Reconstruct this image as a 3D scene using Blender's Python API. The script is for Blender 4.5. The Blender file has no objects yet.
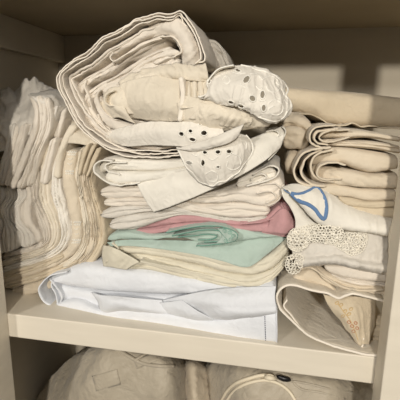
import bpy, math, random
import numpy as np
from mathutils import Vector, noise, Matrix
random.seed(4)
C = bpy.context.scene.collection

# ------------------------------------------------------------------ camera geometry
F = 400.0
R = np.array([[0.98077, 0.05219, -0.18807], [0.19484, -0.20507, 0.95916], [0.01149, -0.97735, -0.21130]])
u_, s_, v_ = np.linalg.svd(R); R = u_ @ v_
CAM = np.array([0.37589, -0.47019, 0.28816])

def at(x, y, Y):
    """world point at depth Y that lies in the direction of photo pixel (x, y)"""
    v = R @ np.array([(x-200)/F, (y-200)/F, 1.0])
    return CAM + v*((Y-CAM[1])/v[1])

def proj(P):
    q = (np.asarray(P)-CAM) @ R
    return q[..., :2]/q[..., 2:3]*F+200

cd = bpy.data.cameras.new('camera'); cam = bpy.data.objects.new('camera', cd); C.objects.link(cam)
cd.sensor_width = 36; cd.sensor_fit = 'HORIZONTAL'; cd.lens = 36.0; cd.clip_start = 0.01
Rb = R @ np.diag([1, -1, -1])
M4 = Matrix([list(Rb[0])+[CAM[0]], list(Rb[1])+[CAM[1]], list(Rb[2])+[CAM[2]], [0, 0, 0, 1]])
cam.matrix_world = M4
bpy.context.scene.camera = cam

# ------------------------------------------------------------------ materials
def lin(c):
    return tuple(((v/255)/12.92 if v/255 <= .04045 else ((v/255+.055)/1.055)**2.4) for v in c)+(1,)

def mat_cloth(name, c, c2=None, weave=.35, crease=.5, scale=1.0, rough=.92, trans=0.0):
    m = bpy.data.materials.new(name); m.use_nodes = True
    nt = m.node_tree; N = nt.nodes; L = nt.links
    b = N['Principled BSDF']; b.inputs['Roughness'].default_value = rough
    b.inputs['Sheen Weight'].default_value = .15; b.inputs['Sheen Roughness'].default_value = .5
    b.inputs['Specular IOR Level'].default_value = .2
    if trans:
        b.inputs['Transmission Weight'].default_value = 0
    tc = N.new('ShaderNodeTexCoord')
    n1 = N.new('ShaderNodeTexNoise'); n1.inputs['Scale'].default_value = 22*scale; n1.inputs['Detail'].default_value = 4
    L.new(tc.outputs['Object'], n1.inputs['Vector'])
    cr_ = N.new('ShaderNodeValToRGB')
    cr_.color_ramp.elements[0].position = .35; cr_.color_ramp.elements[1].position = .65
    if c2 is None: c2 = tuple(max(0, v-9) for v in c)
    cr_.color_ramp.elements[0].color = lin(c2); cr_.color_ramp.elements[1].color = lin(c)
    L.new(n1.outputs['Fac'], cr_.inputs['Fac']); L.new(cr_.outputs['Color'], b.inputs['Base Color'])
    # weave: two crossed waves on the cloth's own uv (metres)
    def wave(direction):
        w = N.new('ShaderNodeTexWave'); w.bands_direction = direction; w.inputs['Scale'].default_value = 260
        w.inputs['Distortion'].default_value = .6
        L.new(tc.outputs['UV'], w.inputs['Vector']); return w
    wa, wb = wave('X'), wave('Y')
    mx = N.new('ShaderNodeMath'); mx.operation = 'ADD'
    L.new(wa.outputs['Fac'], mx.inputs[0]); L.new(wb.outputs['Fac'], mx.inputs[1])
    bp = N.new('ShaderNodeBump'); bp.inputs['Strength'].default_value = weave; bp.inputs['Distance'].default_value = .0002
    L.new(mx.outputs[0], bp.inputs['Height'])
    n2 = N.new('ShaderNodeTexNoise'); n2.inputs['Scale'].default_value = 55*scale; n2.inputs['Detail'].default_value = 3
    n2.inputs['Distortion'].default_value = 1.2
    L.new(tc.outputs['Object'], n2.inputs['Vector'])
    bp2 = N.new('ShaderNodeBump'); bp2.inputs['Strength'].default_value = crease; bp2.inputs['Distance'].default_value = .004
    L.new(n2.outputs['Fac'], bp2.inputs['Height']); L.new(bp.outputs['Normal'], bp2.inputs['Normal'])
    L.new(bp2.outputs['Normal'], b.inputs['Normal'])
    return m

def mat_plain(name, c, rough=.6, c2=None, scale=30, bump=.1):
    m = bpy.data.materials.new(name); m.use_nodes = True
    nt = m.node_tree; N = nt.nodes; L = nt.links; b = N['Principled BSDF']
    b.inputs['Roughness'].default_value = rough
    tc = N.new('ShaderNodeTexCoord'); n = N.new('ShaderNodeTexNoise'); n.inputs['Scale'].default_value = scale
    n.inputs['Detail'].default_value = 6
    mp = N.new('ShaderNodeMapping'); mp.inputs['Scale'].default_value = (.35, 1, 2.2)
    L.new(tc.outputs['Object'], mp.inputs['Vector']); L.new(mp.outputs[0], n.inputs['Vector'])
    r = N.new('ShaderNodeValToRGB'); r.color_ramp.elements[0].position = .3; r.color_ramp.elements[1].position = .7
    r.color_ramp.elements[0].color = lin(c2 or tuple(v-7 for v in c)); r.color_ramp.elements[1].color = lin(c)
    L.new(n.outputs['Fac'], r.inputs['Fac']); L.new(r.outputs['Color'], b.inputs['Base Color'])
    bp = N.new('ShaderNodeBump'); bp.inputs['Strength'].default_value = bump; bp.inputs['Distance'].default_value = .001
    L.new(n.outputs['Fac'], bp.inputs['Height']); L.new(bp.outputs['Normal'], b.inputs['Normal'])
    return m

M = dict(
    paint=mat_plain('cream_paint', (220, 211, 194), .55),
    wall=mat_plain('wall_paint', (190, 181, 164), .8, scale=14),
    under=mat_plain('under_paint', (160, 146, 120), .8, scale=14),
    ivory=mat_cloth('ivory_linen', (222, 213, 200)),
    cream=mat_cloth('cream_linen', (221, 211, 193)),
    ecru=mat_cloth('ecru_linen', (214, 201, 180)),
    tan=mat_cloth('tan_linen', (205, 191, 167)),
    offwhite=mat_cloth('offwhite_cotton', (226, 220, 209)),
    grey=mat_cloth('pale_grey_cotton', (212, 206, 196)),
    white=mat_cloth('white_cotton', (222, 224, 228), crease=.35),
    warmwhite=mat_cloth('warm_white_cotton', (229, 224, 213)),
    yellow=mat_cloth('pale_yellow_linen', (217, 210, 191)),
    pink=mat_cloth('dusty_pink_linen', (192, 150, 151), (184, 142, 143)),
    mint=mat_cloth('mint_linen', (178, 194, 184), (170, 187, 176)),
    teal=mat_cloth('teal_thread', (112, 156, 140)),
    blue=mat_cloth('blue_thread', (104, 134, 172), (92, 120, 160)),
    navy=mat_plain('navy_thread', (40, 52, 84), .8),
    thread=mat_cloth('white_thread', (238, 234, 224), weave=.1, crease=.2),
    edge=mat_cloth('cream_piping', (236, 227, 213), weave=.1, crease=.2),
    rust=mat_cloth('rust_thread', (186, 138, 108)),
    gold=mat_cloth('gold_thread', (200, 174, 130)),
    lace=mat_cloth('crochet_lace', (236, 230, 216), weave=.1),
    bag=mat_cloth('frosted_bag', (178, 168, 150), rough=.35, crease=.7),
    black=mat_plain('black_plastic', (22, 20, 22), .4),
    zipw=mat_plain('zip_tape', (226, 214, 190), .6),
)

# ------------------------------------------------------------------ mesh helpers
def cr(pts, n):
    """Catmull-Rom through pts (any dimension), n samples evenly along the chord length"""
    P = np.asarray(pts, float)
    if len(P) == 2: P = np.array([P[0], (P[0]+P[1])/2, P[1]])
    d = np.r_[0, np.cumsum(np.maximum(np.linalg.norm(np.diff(P[:, :2], axis=0), axis=1), 1e-9))]
    t = np.linspace(0, d[-1], n)
    # monotone-ish hermite with finite difference tangents
    m = np.zeros_like(P)
    m[1:-1] = (P[2:]-P[:-2])/(d[2:]-d[:-2])[:, None]
    m[0] = (P[1]-P[0])/(d[1]-d[0]); m[-1] = (P[-1]-P[-2])/(d[-1]-d[-2])
    i = np.clip(np.searchsorted(d, t, side='right')-1, 0, len(P)-2)
    h = (d[i+1]-d[i])[:, None]; s = ((t-d[i])[:, None])/h
    return ((2*s**3-3*s**2+1)*P[i]+(s**3-2*s**2+s)*h*m[i]+(-2*s**3+3*s**2)*P[i+1]+(s**3-s**2)*h*m[i+1])

def nz(p, seed):
    return noise.noise(Vector((p[0]+seed*7.31, p[1]+seed*3.17, p[2]-seed*5.7)))

def vnoise(G, scale, seed):
    sh = G.shape[:-1]; A = G.reshape(-1, 3)/np.asarray(scale)
    return np.array([nz(p, seed) for p in A]).reshape(sh)

def normals(G):
    a = np.gradient(G, axis=0); b = np.gradient(G, axis=1)
    n = np.cross(a, b); l = np.linalg.norm(n, axis=-1, keepdims=True); l[l < 1e-12] = 1
    return n/l

class MB:
    def __init__(s): s.v = []; s.f = []; s.uv = []; s.n = 0
    def add(s, V, Fs, UV=None):
        V = np.asarray(V, float); s.v.append(V)
        s.f += [tuple(int(i)+s.n for i in f) for f in Fs]
        s.uv.append(np.zeros((len(V), 2)) if UV is None else np.asarray(UV, float)); s.n += len(V)
        return s
    def grid_uv(s, G):
        a = np.linalg.norm(np.diff(G, axis=0), axis=-1).mean(1); b = np.linalg.norm(np.diff(G, axis=1), axis=-1).mean(0)
        U, W = np.meshgrid(np.r_[0, np.cumsum(a)], np.r_[0, np.cumsum(b)], indexing='ij')
        return np.stack([U, W], -1).reshape(-1, 2)
    def sheet(s, G, th=.0012, mask=None):
        """open grid of points -> cloth of real thickness; mask (m-1,n-1) False = hole"""
        m, n = G.shape[:2]; N_ = normals(G); A = (G+N_*th/2).reshape(-1, 3); B = (G-N_*th/2).reshape(-1, 3); k = m*n
        fs = []; edges = {}
        for i in range(m-1):
            for j in range(n-1):
                if mask is not None and not mask[i, j]: continue
                q = (i*n+j, i*n+j+1, (i+1)*n+j+1, (i+1)*n+j)
                fs.append(q[::-1]); fs.append(tuple(x+k for x in q))
                for e in range(4):
                    a, b = q[e], q[(e+1) % 4]
                    if (b, a) in edges: del edges[(b, a)]
                    else: edges[(a, b)] = 1
        for a, b in edges: fs.append((a, b, b+k, a+k))
        uv = s.grid_uv(G); return s.add(np.vstack([A, B]), fs, np.vstack([uv, uv]))
    def closed(s, G, capA=True):
        """grid closed across axis 1; ends capped"""
        m, n = G.shape[:2]; fs = []
        for i in range(m-1):
            for j in range(n): fs.append((i*n+j, i*n+(j+1) % n, (i+1)*n+(j+1) % n, (i+1)*n+j))
        if capA: fs.append(tuple(range(n))[::-1]); fs.append(tuple((m-1)*n+j for j in range(n)))
        return s.add(G.reshape(-1, 3), fs, s.grid_uv(G))
    def tube(s, P, r, k=6, flat=1.0, nrm=None):
        P = np.asarray(P, float); T = np.gradient(P, axis=0); T /= np.maximum(np.linalg.norm(T, axis=1, keepdims=True), 1e-9)
        up = np.array([0, 1., 0]) if nrm is None else np.asarray(nrm, float)
        a = np.cross(T, up); la = np.linalg.norm(a, axis=1, keepdims=True); a = np.where(la > 1e-3, a/np.maximum(la, 1e-6), np.array([1., 0, 0]))
        b = np.cross(a, T); th = np.linspace(0, 2*math.pi, k, endpoint=False)
        rr = np.broadcast_to(np.asarray(r, float), (len(P),))
        G = P[:, None]+rr[:, None, None]*(np.cos(th)[None, :, None]*a[:, None]+flat*np.sin(th)[None, :, None]*b[:, None])
        return s.closed(G)
    def box(s, x0, x1, y0, y1, z0, z1, bev=0):
        V = [(x, y, z) for x in (x0, x1) for y in (y0, y1) for z in (z0, z1)]
        return s.add(V, [(0, 1, 3, 2), (4, 6, 7, 5), (0, 4, 5, 1), (2, 3, 7, 6), (0, 2, 6, 4), (1, 5, 7, 3)])
    def verts(s): return np.vstack(s.v)

def make(name, mb, mat, origin=None, parent=None, smooth=True):
    V = mb.verts()
    if origin is None: origin = np.array([(V[:, 0].min()+V[:, 0].max())/2, (V[:, 1].min()+V[:, 1].max())/2, V[:, 2].min()])
    me = bpy.data.meshes.new(name); me.from_pydata([tuple(v) for v in V-origin], [], mb.f); me.update()
    if smooth: me.polygons.foreach_set('use_smooth', [True]*len(me.polygons))
    uvl = me.uv_layers.new(name='UVMap'); UV = np.vstack(mb.uv)
    idx = np.zeros(len(me.loops), dtype=np.int32); me.loops.foreach_get('vertex_index', idx)
    uvl.data.foreach_set('uv', UV[idx].ravel())
    me.materials.append(mat)
    o = bpy.data.objects.new(name, me); C.objects.link(o)
    if parent is not None: o.parent = parent; o.location = tuple(origin-np.array(parent['_o']))
    else: o.location = tuple(origin)
    o['_o'] = [float(x) for x in origin]
    return o

def thing(name, mb, mat, label, cat, group=None):
    o = make(name, mb, mat); o['label'] = label; o['category'] = cat
    if group: o['group'] = group
    return o

def part(parent, name, mb, mat, label=None, smooth=True):
    o = make(name, mb, mat, parent=parent, smooth=smooth)
    if label: o['label'] = label
    return o

def struct(name, mb, mat):
    o = make(name, mb, mat, smooth=False); o['kind'] = 'structure'
    b = o.modifiers.new('bevel', 'BEVEL'); b.width = .0015; b.segments = 2
    return o

# ------------------------------------------------------------------ cloth tools
SEED = [1]
def sd():
    SEED[0] += 1; return SEED[0]

def relief(G, amp=1.0, fine=1.0, stretch=(1, 1, 1)):
    """soft random wrinkles and long creases: displaces a grid along its normals"""
    N_ = normals(G); s = sd(); st = np.asarray(stretch, float); rnd = random.Random(s*13)
    d = amp*.0016*vnoise(G, .030*st, s)+fine*.0006*vnoise(G, .011*st, s+50)
    mid = G[:, G.shape[1]//2]; ax = mid[-1]-mid[0]; ax = ax/max(np.linalg.norm(ax), 1e-6)
    for k, (wd, a_, ang) in enumerate(((.010, .0014, .35), (.0055, .0005, .5))):
        q = rnd.uniform(-ang, ang); e = np.array([ax[0]*math.cos(q)-ax[2]*math.sin(q), ax[1], ax[0]*math.sin(q)+ax[2]*math.cos(q)])
        al = G@e; rest = G-al[..., None]*e; Q = rest/wd+(al/(wd*6))[..., None]*e
        r = 1-np.abs(vnoise(Q, 1.0, s+70+k))*3.2; gate = np.clip(vnoise(G, .035, s+80+k)*2+.55, 0, 1)
        d = d+(.35*amp+.65*fine)*a_*np.maximum(r, 0)**1.5*gate
    return G+N_*d[..., None]

def band(mb, A, B, Yf=.04, Yb=.20, rr=None, ply=1, groove=.0022, cap=(4, 4), amp=1, fine=1, n=None, per=13):
    """a run of folded cloth between two lines A and B of the photo at depth Yf, its rounded fold towards the viewer"""
    la = sum(math.dist(A[i][:2], A[i+1][:2]) for i in range(len(A)-1))
    n = n or max(10, int(la/1.7))
    a = cr([p[:2] for p in A], n); b = cr([p[:2] for p in B], n)
    if isinstance(Yf, (int, float)): Yf = [Yf, Yf]
    yf = np.interp(np.linspace(0, 1, n), np.linspace(0, 1, len(Yf)), Yf)
    m = max(12, per*ply+1); t = np.linspace(0, 1, m); c = 2*t-1
    phase = random.random()
    Gr = np.zeros((n, m+4, 3)); L_ = np.r_[0, np.cumsum(np.linalg.norm(np.diff((a+b)/2, axis=0), axis=1))]
    for i in range(n):
        w = 1.0
        if cap[0] and L_[i] < cap[0]: w = min(w, math.sqrt(max(0, 1-(1-L_[i]/cap[0])**2)))
        if cap[1] and L_[-1]-L_[i] < cap[1]: w = min(w, math.sqrt(max(0, 1-(1-(L_[-1]-L_[i])/cap[1])**2)))
        w = max(w, .12)
        mid = (a[i]+b[i])/2; aa = mid+(a[i]-mid)*w; bb = mid+(b[i]-mid)*w
        WA, WB = at(*aa, yf[i]), at(*bb, yf[i])
        half = np.linalg.norm(WA-WB)/2; R_ = (rr if rr is not None else min(half, .012))
        R_ = R_+(1-w)*.006
        y = yf[i]+(1-w)*.006+R_*(1-np.sqrt(np.maximum(0, 1-np.abs(c)**3.0)))
        if ply > 1:
            tw = t+.10/ply*np.array([nz((i*.07, phase*10+q*ply*1.3, 0), 3)*3 for q in t])
            g = np.abs(np.sin(math.pi*ply*tw))**.3
            gm = .45+.55*np.clip(np.array([nz((i*.06, q*ply*.9, phase*20), 5)*2.2+.6 for q in t]), 0, 1)
            y = y+groove*2.8*(1-g)*gm*np.where((t > .03) & (t < .97), 1, .3)
        P = WA[None]*(1-t)[:, None]+WB[None]*t[:, None]; P[:, 1] = y
        Gr[i, 2:m+2] = P
        Gr[i, 1] = P[0]*1; Gr[i, 1, 1] = (y[0]+Yb)/2; Gr[i, 0] = P[0]; Gr[i, 0, 1] = Yb
        Gr[i, m+2] = P[-1]; Gr[i, m+2, 1] = (y[-1]+Yb)/2; Gr[i, m+3] = P[-1]; Gr[i, m+3, 1] = Yb
    d = relief(Gr[:, 2:m+2], amp, fine); w = np.sin(np.linspace(0, math.pi, m))[None, :, None]**.3
    Gr[:, 2:m+2] = Gr[:, 2:m+2]*(1-w)+d*w
    mb.closed(Gr)
    return Gr[:, 2:m+2]

def ribbon(mb, pts, Yf=.03, Yb=.2, th=.0013, wav=.004, edge=None, er=.0009, amp=1, fine=1, fr=.05, rows=14, drift=(0, 0, 0), n=None):
    """a sheet seen edge-on: profile of the photo at depth Yf carried back to Yb"""
    la = sum(math.dist(pts[i][:2], pts[i+1][:2]) for i in range(len(pts)-1))
    n = n or max(10, int(la/1.5)); p = cr(pts, n)
    if p.shape[1] == 3: yf = p[:, 2]
    else: yf = np.full(n, Yf)
    s = sd()
    W = np.array([at(p[i, 0], p[i, 1], yf[i]) for i in range(n)])
    yfr = yf+np.array([wav*nz((i*fr, 0, 0), s) for i in range(n)])
    v = np.linspace(0, 1, rows)**1.5
    G = np.zeros((n, rows, 3))
    for j, q in enumerate(v):
        G[:, j] = W+np.asarray(drift)*q; G[:, j, 1] = yfr*(1-q)+Yb*q
    G = relief(G, amp, fine, (1, 2, 1)); mb.sheet(G, th)
    if edge is not None: edge.tube(G[:, 0], er, 6)
    return G

def patch(rows, n=None, m=None, amp=1, fine=1, res=1.5):
    """smooth surface through rows of (x, y, depth) given on the photo"""
    rows = [list(r) for r in rows]
    lr = max(sum(math.dist(r[i][:2], r[i+1][:2]) for i in range(len(r)-1)) for r in rows)
    k = max(len(r) for r in rows)
    lc = max(sum(math.dist(rows[i][j if j == 0 else -1][:2], rows[i+1][j if j == 0 else -1][:2]) for i in range(len(rows)-1)) for j in (0, 1))
    n = n or max(6, int(lr/res)); m = m or max(6, int(max(lc, 6)/res))
    H = np.array([cr(r, n) for r in rows])
    G = np.array([cr(H[:, j], m) for j in range(n)]).transpose(1, 0, 2)
    W = np.array([[at(*q) for q in row] for row in G])
    return relief(W, amp, fine) if (amp or fine) else W

def lift(G, pts, up=.0006):
    """photo polyline -> points lying on surface grid G"""
    px = proj(G).reshape(-1, 2); W = G.reshape(-1, 3); out = []
    for x, y in pts:
        d = ((px-[x, y])**2).sum(1); d = d+np.where(W[:, 1] > W[d.argmin(), 1]+.03, 1e3, 0); i = np.argsort(d)[:4]; w = 1/(d[i]+.05); Q = (W[i]*w[:, None]).sum(0)/w.sum()
        P = at(x, y, Q[1]); dirn = CAM-P; out.append(P+dirn/np.linalg.norm(dirn)*up)
    return np.array(out)

def smooth(P, k=3):
    P = np.asarray(P, float)
    for _ in range(k):
        Q = P.copy(); Q[1:-1] = (P[:-2]+2*P[1:-1]+P[2:])/4; P = Q
    return P

def stitch(mb, G, pts, r=.0007, n=None, up=.0005, closed=False):
    if closed: pts = list(pts)+[pts[0]]
    la = sum(math.dist(pts[i], pts[i+1]) for i in range(len(pts)-1))
    q = cr(pts, n or max(6, int(la/.9))); mb.tube(lift(G, q, up), r, 5)

def loopring(mb, c, r, tr=.00035, k=10, nrm=(0, -1, 0), jit=0):
    nrm = np.asarray(nrm, float); nrm /= np.linalg.norm(nrm); a = np.cross(nrm, [0, 0, 1.]); a /= np.linalg.norm(a); b = np.cross(nrm, a)
    t = np.linspace(0, 2*math.pi, k+1)
    P = np.asarray(c)+r*(np.cos(t)[:, None]*a+np.sin(t)[:, None]*b)
    mb.tube(P, tr, 4, nrm=nrm)

def lace_patch(mb, G, poly, step=3.9, r=.0028, tr=.0007):
    """crochet: knotted thread rings that fill a photo polygon lying on surface G, picots round its border"""
    poly = np.asarray(poly, float); x0, y0 = poly.min(0); x1, y1 = poly.max(0)
    def inside(x, y):
        c = False; j = len(poly)-1
        for i in range(len(poly)):
            if (poly[i, 1] > y) != (poly[j, 1] > y) and x < (poly[j, 0]-poly[i, 0])*(y-poly[i, 1])/(poly[j, 1]-poly[i, 1])+poly[i, 0]: c = not c
            j = i
        return c
    y = y0; k = 0
    while y <= y1:
        x = x0+(step/2 if k % 2 else 0)
        while x <= x1:
            xx, yy = x+random.uniform(-.9, .9), y+random.uniform(-.8, .8)
            if inside(xx, yy):
                q = lift(G, [(xx, yy)], .0014+random.uniform(0, .0018))[0]
                loopring(mb, q, r*random.uniform(.6, 1.2), tr*random.uniform(.8, 1.5), nrm=(random.uniform(-.6, .6), -1, random.uniform(-.5, .6)))
            x += step
        y += step*.86; k += 1
    per = cr(np.vstack([poly, poly[:1]]), max(8, int(sum(math.dist(poly[i-1], poly[i]) for i in range(len(poly)))/2.6)))
    for q in per[:-1]: loopring(mb, lift(G, [q], .0016)[0], r*.75, tr*1.1, nrm=(0, -1, .2))

def drape(Gs, rows, up=.0006):
    """grid of photo points laid on an existing surface"""
    W = np.vstack([g.reshape(-1, 3) for g in Gs])[:, None]
    return np.array([lift(W, r, up) for r in rows])

def eyelets(G, holes):
    """snap grid vertices to the rims of elliptical holes and return the mask of faces kept"""
    px = proj(G); m, n = G.shape[:2]; G2 = G.copy(); mask = np.ones((m-1, n-1), bool)
    cx = (px[:-1, :-1]+px[1:, :-1]+px[:-1, 1:]+px[1:, 1:])/4
    for hx, hy, ra, rb, ang in holes:
        ca, sa = math.cos(ang), math.sin(ang)
        def loc(P):
            d = P-[hx, hy]; return np.stack([(d[..., 0]*ca+d[..., 1]*sa)/ra, (-d[..., 0]*sa+d[..., 1]*ca)/rb], -1)
        mask &= np.linalg.norm(loc(cx), axis=-1) > 1
    return G2, mask

def ellipse(hx, hy, ra, rb, ang, k=12):
    t = np.linspace(0, 2*math.pi, k+1); ca, sa = math.cos(ang), math.sin(ang)
    return [(hx+ra*math.cos(q)*ca-rb*math.sin(q)*sa, hy+ra*math.cos(q)*sa+rb*math.sin(q)*ca) for q in t]

# ------------------------------------------------------------------ the cupboard
struct('floor', MB().box(-.085, 1.05, 0, .33, -.037, 0), M['paint'])
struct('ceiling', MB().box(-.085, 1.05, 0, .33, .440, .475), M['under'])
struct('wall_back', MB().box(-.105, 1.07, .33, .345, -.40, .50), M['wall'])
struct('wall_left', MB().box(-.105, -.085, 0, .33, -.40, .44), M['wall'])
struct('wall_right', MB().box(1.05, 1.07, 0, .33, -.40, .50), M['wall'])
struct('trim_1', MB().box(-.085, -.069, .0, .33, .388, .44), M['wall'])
struct('trim_2', MB().box(-.40, 0.0, -.034, 0, -.40, .62), M['paint'])
struct('trim_3', MB().box(.505, .563, -.034, 0, -.40, .62), M['paint'])
struct('trim_4', MB().box(-.085, 1.05, 0, .33, -.40, -.36), M['paint'])


# ================================================================== middle stack
# ---- white sheet on the shelf
def white_sheet():
    b = MB()
    w1t = [(44,279),(60,272),(79,266),(105,268),(150,272),(200,280),(240,286),(275,284)]
    w1b = [(54,284),(70,288),(105,294),(150,297),(185,297),(215,302),(245,300),(277,297)]
    w2b = [(58,303),(75,301),(101,311),(130,308),(160,313),(190,318),(216,322),(245,316),(277,311)]
    w3b = [(50,307),(60,312),(80,315),(110,321),(150,327),(190,333),(225,339),(277,345)]
    band(b, w1t, w1b, [.045,.035,.03,.02,.012], .24, rr=.014, amp=1.0, fine=.4)
    G2 = band(b, w1b, w2b, [.05,.04,.036,.026,.014], .22, rr=.006, amp=1.2, fine=.5)
    G3 = band(b, w2b, w3b, [.040,.024,.020,.012,.004], .24, rr=.006, amp=.6, fine=.4, cap=(6,0))
    # the loose loop at the left end
    ribbon(b, [(66,272),(52,275),(44,281),(38,291),(42,302),(52,309),(64,313)], .034, .2, .0016, .006)
    ribbon(b, [(62,276),(54,279),(51,286),(56,296),(58,304)], .044, .2, .0014, .004)
    ribbon(b, [(50,279),(58,288),(62,296),(60,305),(72,304)], .042, .2, .0014, .004)
    # soft tucks on the front
    b.sheet(patch([[(92,292,.038),(101,295,.026),(114,296,.020),(136,298,.020),(162,300,.026)],
                   [(98,301,.036),(103,303,.020),(116,302,.012),(138,305,.014),(166,308,.024)],
                   [(100,311,.036),(106,311,.022),(120,309,.018),(142,311,.018),(170,315,.028)],
                   [(102,316,.05),(108,315,.04),(122,313,.04),(144,314,.04),(172,318,.05)]], amp=.5, fine=.4), .0014)
    b.sheet(patch([[(160,301,.030),(176,297,.020),(200,292,.014),(232,288,.014),(276,286,.014)],
                   [(178,308,.024),(190,302,.012),(208,298,.006),(236,297,.002),(275,297,.006)],
                   [(198,315,.022),(206,309,.010),(220,306,.000),(242,307,-.002),(276,306,.004)],
                   [(214,320,.024),(220,318,.012),(230,318,.004),(248,316,.002),(276,313,.006)],
                   [(216,323,.05),(222,323,.04),(232,323,.04),(250,320,.04),(276,317,.04)]], amp=.5, fine=.4), .0014)
    b.sheet(patch([[(150,302,.030),(166,302,.020),(182,300,.014)],
                   [(168,313,.024),(182,311,.012),(196,310,.010)],
                   [(186,320,.028),(198,320,.018),(214,320,.018)],
                   [(188,323,.05),(200,324,.04),(216,323,.04)]], amp=.5, fine=.4), .0014)
    o = thing('folded_sheet', b, M['white'], 'crisp white folded bed sheet on the shelf at the bottom of the middle stack', 'sheet')
    s = MB()
    for k in range(15):
        y = 312+k*2.15; s.tube(lift(G3, [(264.6+k*.07, y), (264.7+k*.07, y+1.3)], .0010), .0005, 5)
    part(o, 'stitching', s, M['navy'], 'dark blue running stitch along the hem')
    h = MB(); h.tube(lift(G3, cr([(276.4,314),(276.8,330),(276.6,343)], 14), .0004), .0011, 6)
    part(o, 'hem', h, M['white'])
white_sheet()

def yellow_sheet():
    b = MB()
    t = [(104,246),(115,242),(150,244),(190,249),(225,255),(247,262),(268,256),(289,238)]
    m = [(105,256),(120,255),(150,257),(190,265),(225,274),(250,277),(272,270),(290,252)]
    l = [(103,266),(125,271),(150,272),(187,282),(225,289),(248,293),(264,290),(279,276),(288,262)]
    band(b, t, m, [.045,.036,.03,.022,.02,.03], .22, rr=.010, amp=1.1, fine=.6, ply=2, groove=.0012)
    band(b, m, l, [.045,.036,.03,.020,.018,.03], .22, rr=.008, amp=1.1, fine=.6, ply=3, groove=.0018, cap=(5,8))
    ribbon(b, [(140,262),(150,264),(190,272),(225,281),(236,288)], .024, .2, .0012, .002)
    b.sheet(patch([[(103,245,.045),(112,247,.030),(126,253,.026),(140,262,.026)],[(102,255,.044),(109,257,.030),(118,261,.028),(132,266,.026)],[(104,266,.044),(110,267,.034),(116,268,.03),(126,270,.028)]]), .0014)
    ribbon(b, [(112,243),(118,249),(112,256),(106,262)], .034, .2, .0014, .003)
    thing('folded_sheet', b, M['yellow'], 'pale yellow cream folded sheet directly under the mint green cloth', 'sheet')
yellow_sheet()

def mint():
    b = MB()
    t = [(104,239),(112,234),(130,232),(150,235),(170,234),(188,229),(208,225),(234,227),(262,233),(285,234)]
    l = [(108,243),(125,240),(150,241),(180,239),(200,244),(225,245),(250,241),(275,238),(289,237)]
    G1 = band(b, t, l, [.04,.034,.03,.024,.022,.03], .2, rr=.008, amp=1.4, cap=(6,2))
    G = patch([[(107,243,.045),(125,240,.040),(150,240,.036),(190,241,.032),(225,242,.030),(259,237,.032),(289,234,.045)],
               [(109,244,.042),(128,244,.034),(152,245,.029),(192,248,.024),(225,251,.020),(255,250,.022),(286,238,.040)],
               [(111,246,.041),(130,246,.032),(152,248,.027),(192,254,.021),(222,261,.016),(247,267,.015),(266,255,.026)]], amp=.8, fine=.7)
    b.sheet(G, .0014)
    e = MB()
    ribbon(b, [(166,233),(186,229),(206,226),(226,228),(237,234),(233,241),(214,244.5),(196,246)], .014, .15, .0014, .001, edge=e, er=.0008, amp=.5, fine=.4)
    ribbon(b, [(172,236),(190,232.5),(208,230),(222,231.5),(229,236),(222,240.5),(204,242)], .017, .15, .0014, .001, edge=e, er=.0008, amp=.5, fine=.4)
    ribbon(b, [(178,238),(196,235.5),(208,234),(217,236),(212,239),(198,240)], .020, .15, .0014, .001, edge=e, er=.0008, amp=.5, fine=.4)
    Ge = patch([[(217,228,.016),(228,228.5,.010),(238,233,.012)],[(222,235.5,.014),(231,236,.008),(238,237,.012)],[(216,243.5,.016),(228,243,.010),(236,241,.014)]], amp=.3, fine=.3)
    b.sheet(Ge, .0012)
    o = thing('folded_cloth', b, M['mint'], 'mint green folded cloth with embroidered edge, just below the pink napkin', 'cloth')
    for c in [(225,231),(230,232.5),(233.5,236),(231,239.5),(226,241)]:
        for rr in (1.1, 2.1): stitch(e, Ge, ellipse(c[0], c[1], rr, rr*.85, .3, 8), .00045)
    stitch(e, Ge, [(219,228.5),(228,229),(236,232.5),(237.5,236),(235,240.5),(226,243)], .0006)
    for q in range(12): stitch(e, Ge, [(218+q*.8,230+q*.9),(219.5+q*.8,230.5+q*.9)], .0004, n=3)
    part(o, 'embroidery', e, M['teal'], 'darker green scalloped embroidery')
mint()

def pink():
    b = MB()
    a = [(138,225),(150,217),(178,214),(200,216),(240,221),(264,218),(278,206),(285,199)]
    m = [(135,230),(160,227),(185,223),(205,222),(240,226),(265,224),(281,220),(296,218)]
    l = [(127,233),(145,236),(160,234),(181,230),(205,227),(230,230),(259,233),(282,237),(296,232)]
    band(b, a, m, [.046,.036,.03,.028,.03,.034], .2, rr=.006, amp=1.4)
    band(b, m, l, [.046,.036,.028,.024,.024,.03], .2, rr=.006, amp=1.4, cap=(6,6))
    ribbon(b, [(285,200),(291,209),(298,220),(296,230),(284,236),(262,232)], .030, .2, .0016, .004)
    ribbon(b, [(280,205),(285,212),(276,216),(262,221),(240,224)], .026, .2, .0014, .004)
    b.sheet(patch([[(270,218,.030),(284,208,.024),(296,222,.030)],[(268,226,.026),(284,222,.018),(297,228,.028)],[(262,232,.026),(282,234,.02),(295,233,.03)]]), .0014)
    thing('folded_napkin', b, M['pink'], 'dusty pink folded napkin in the middle stack', 'napkin')
pink()

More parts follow.
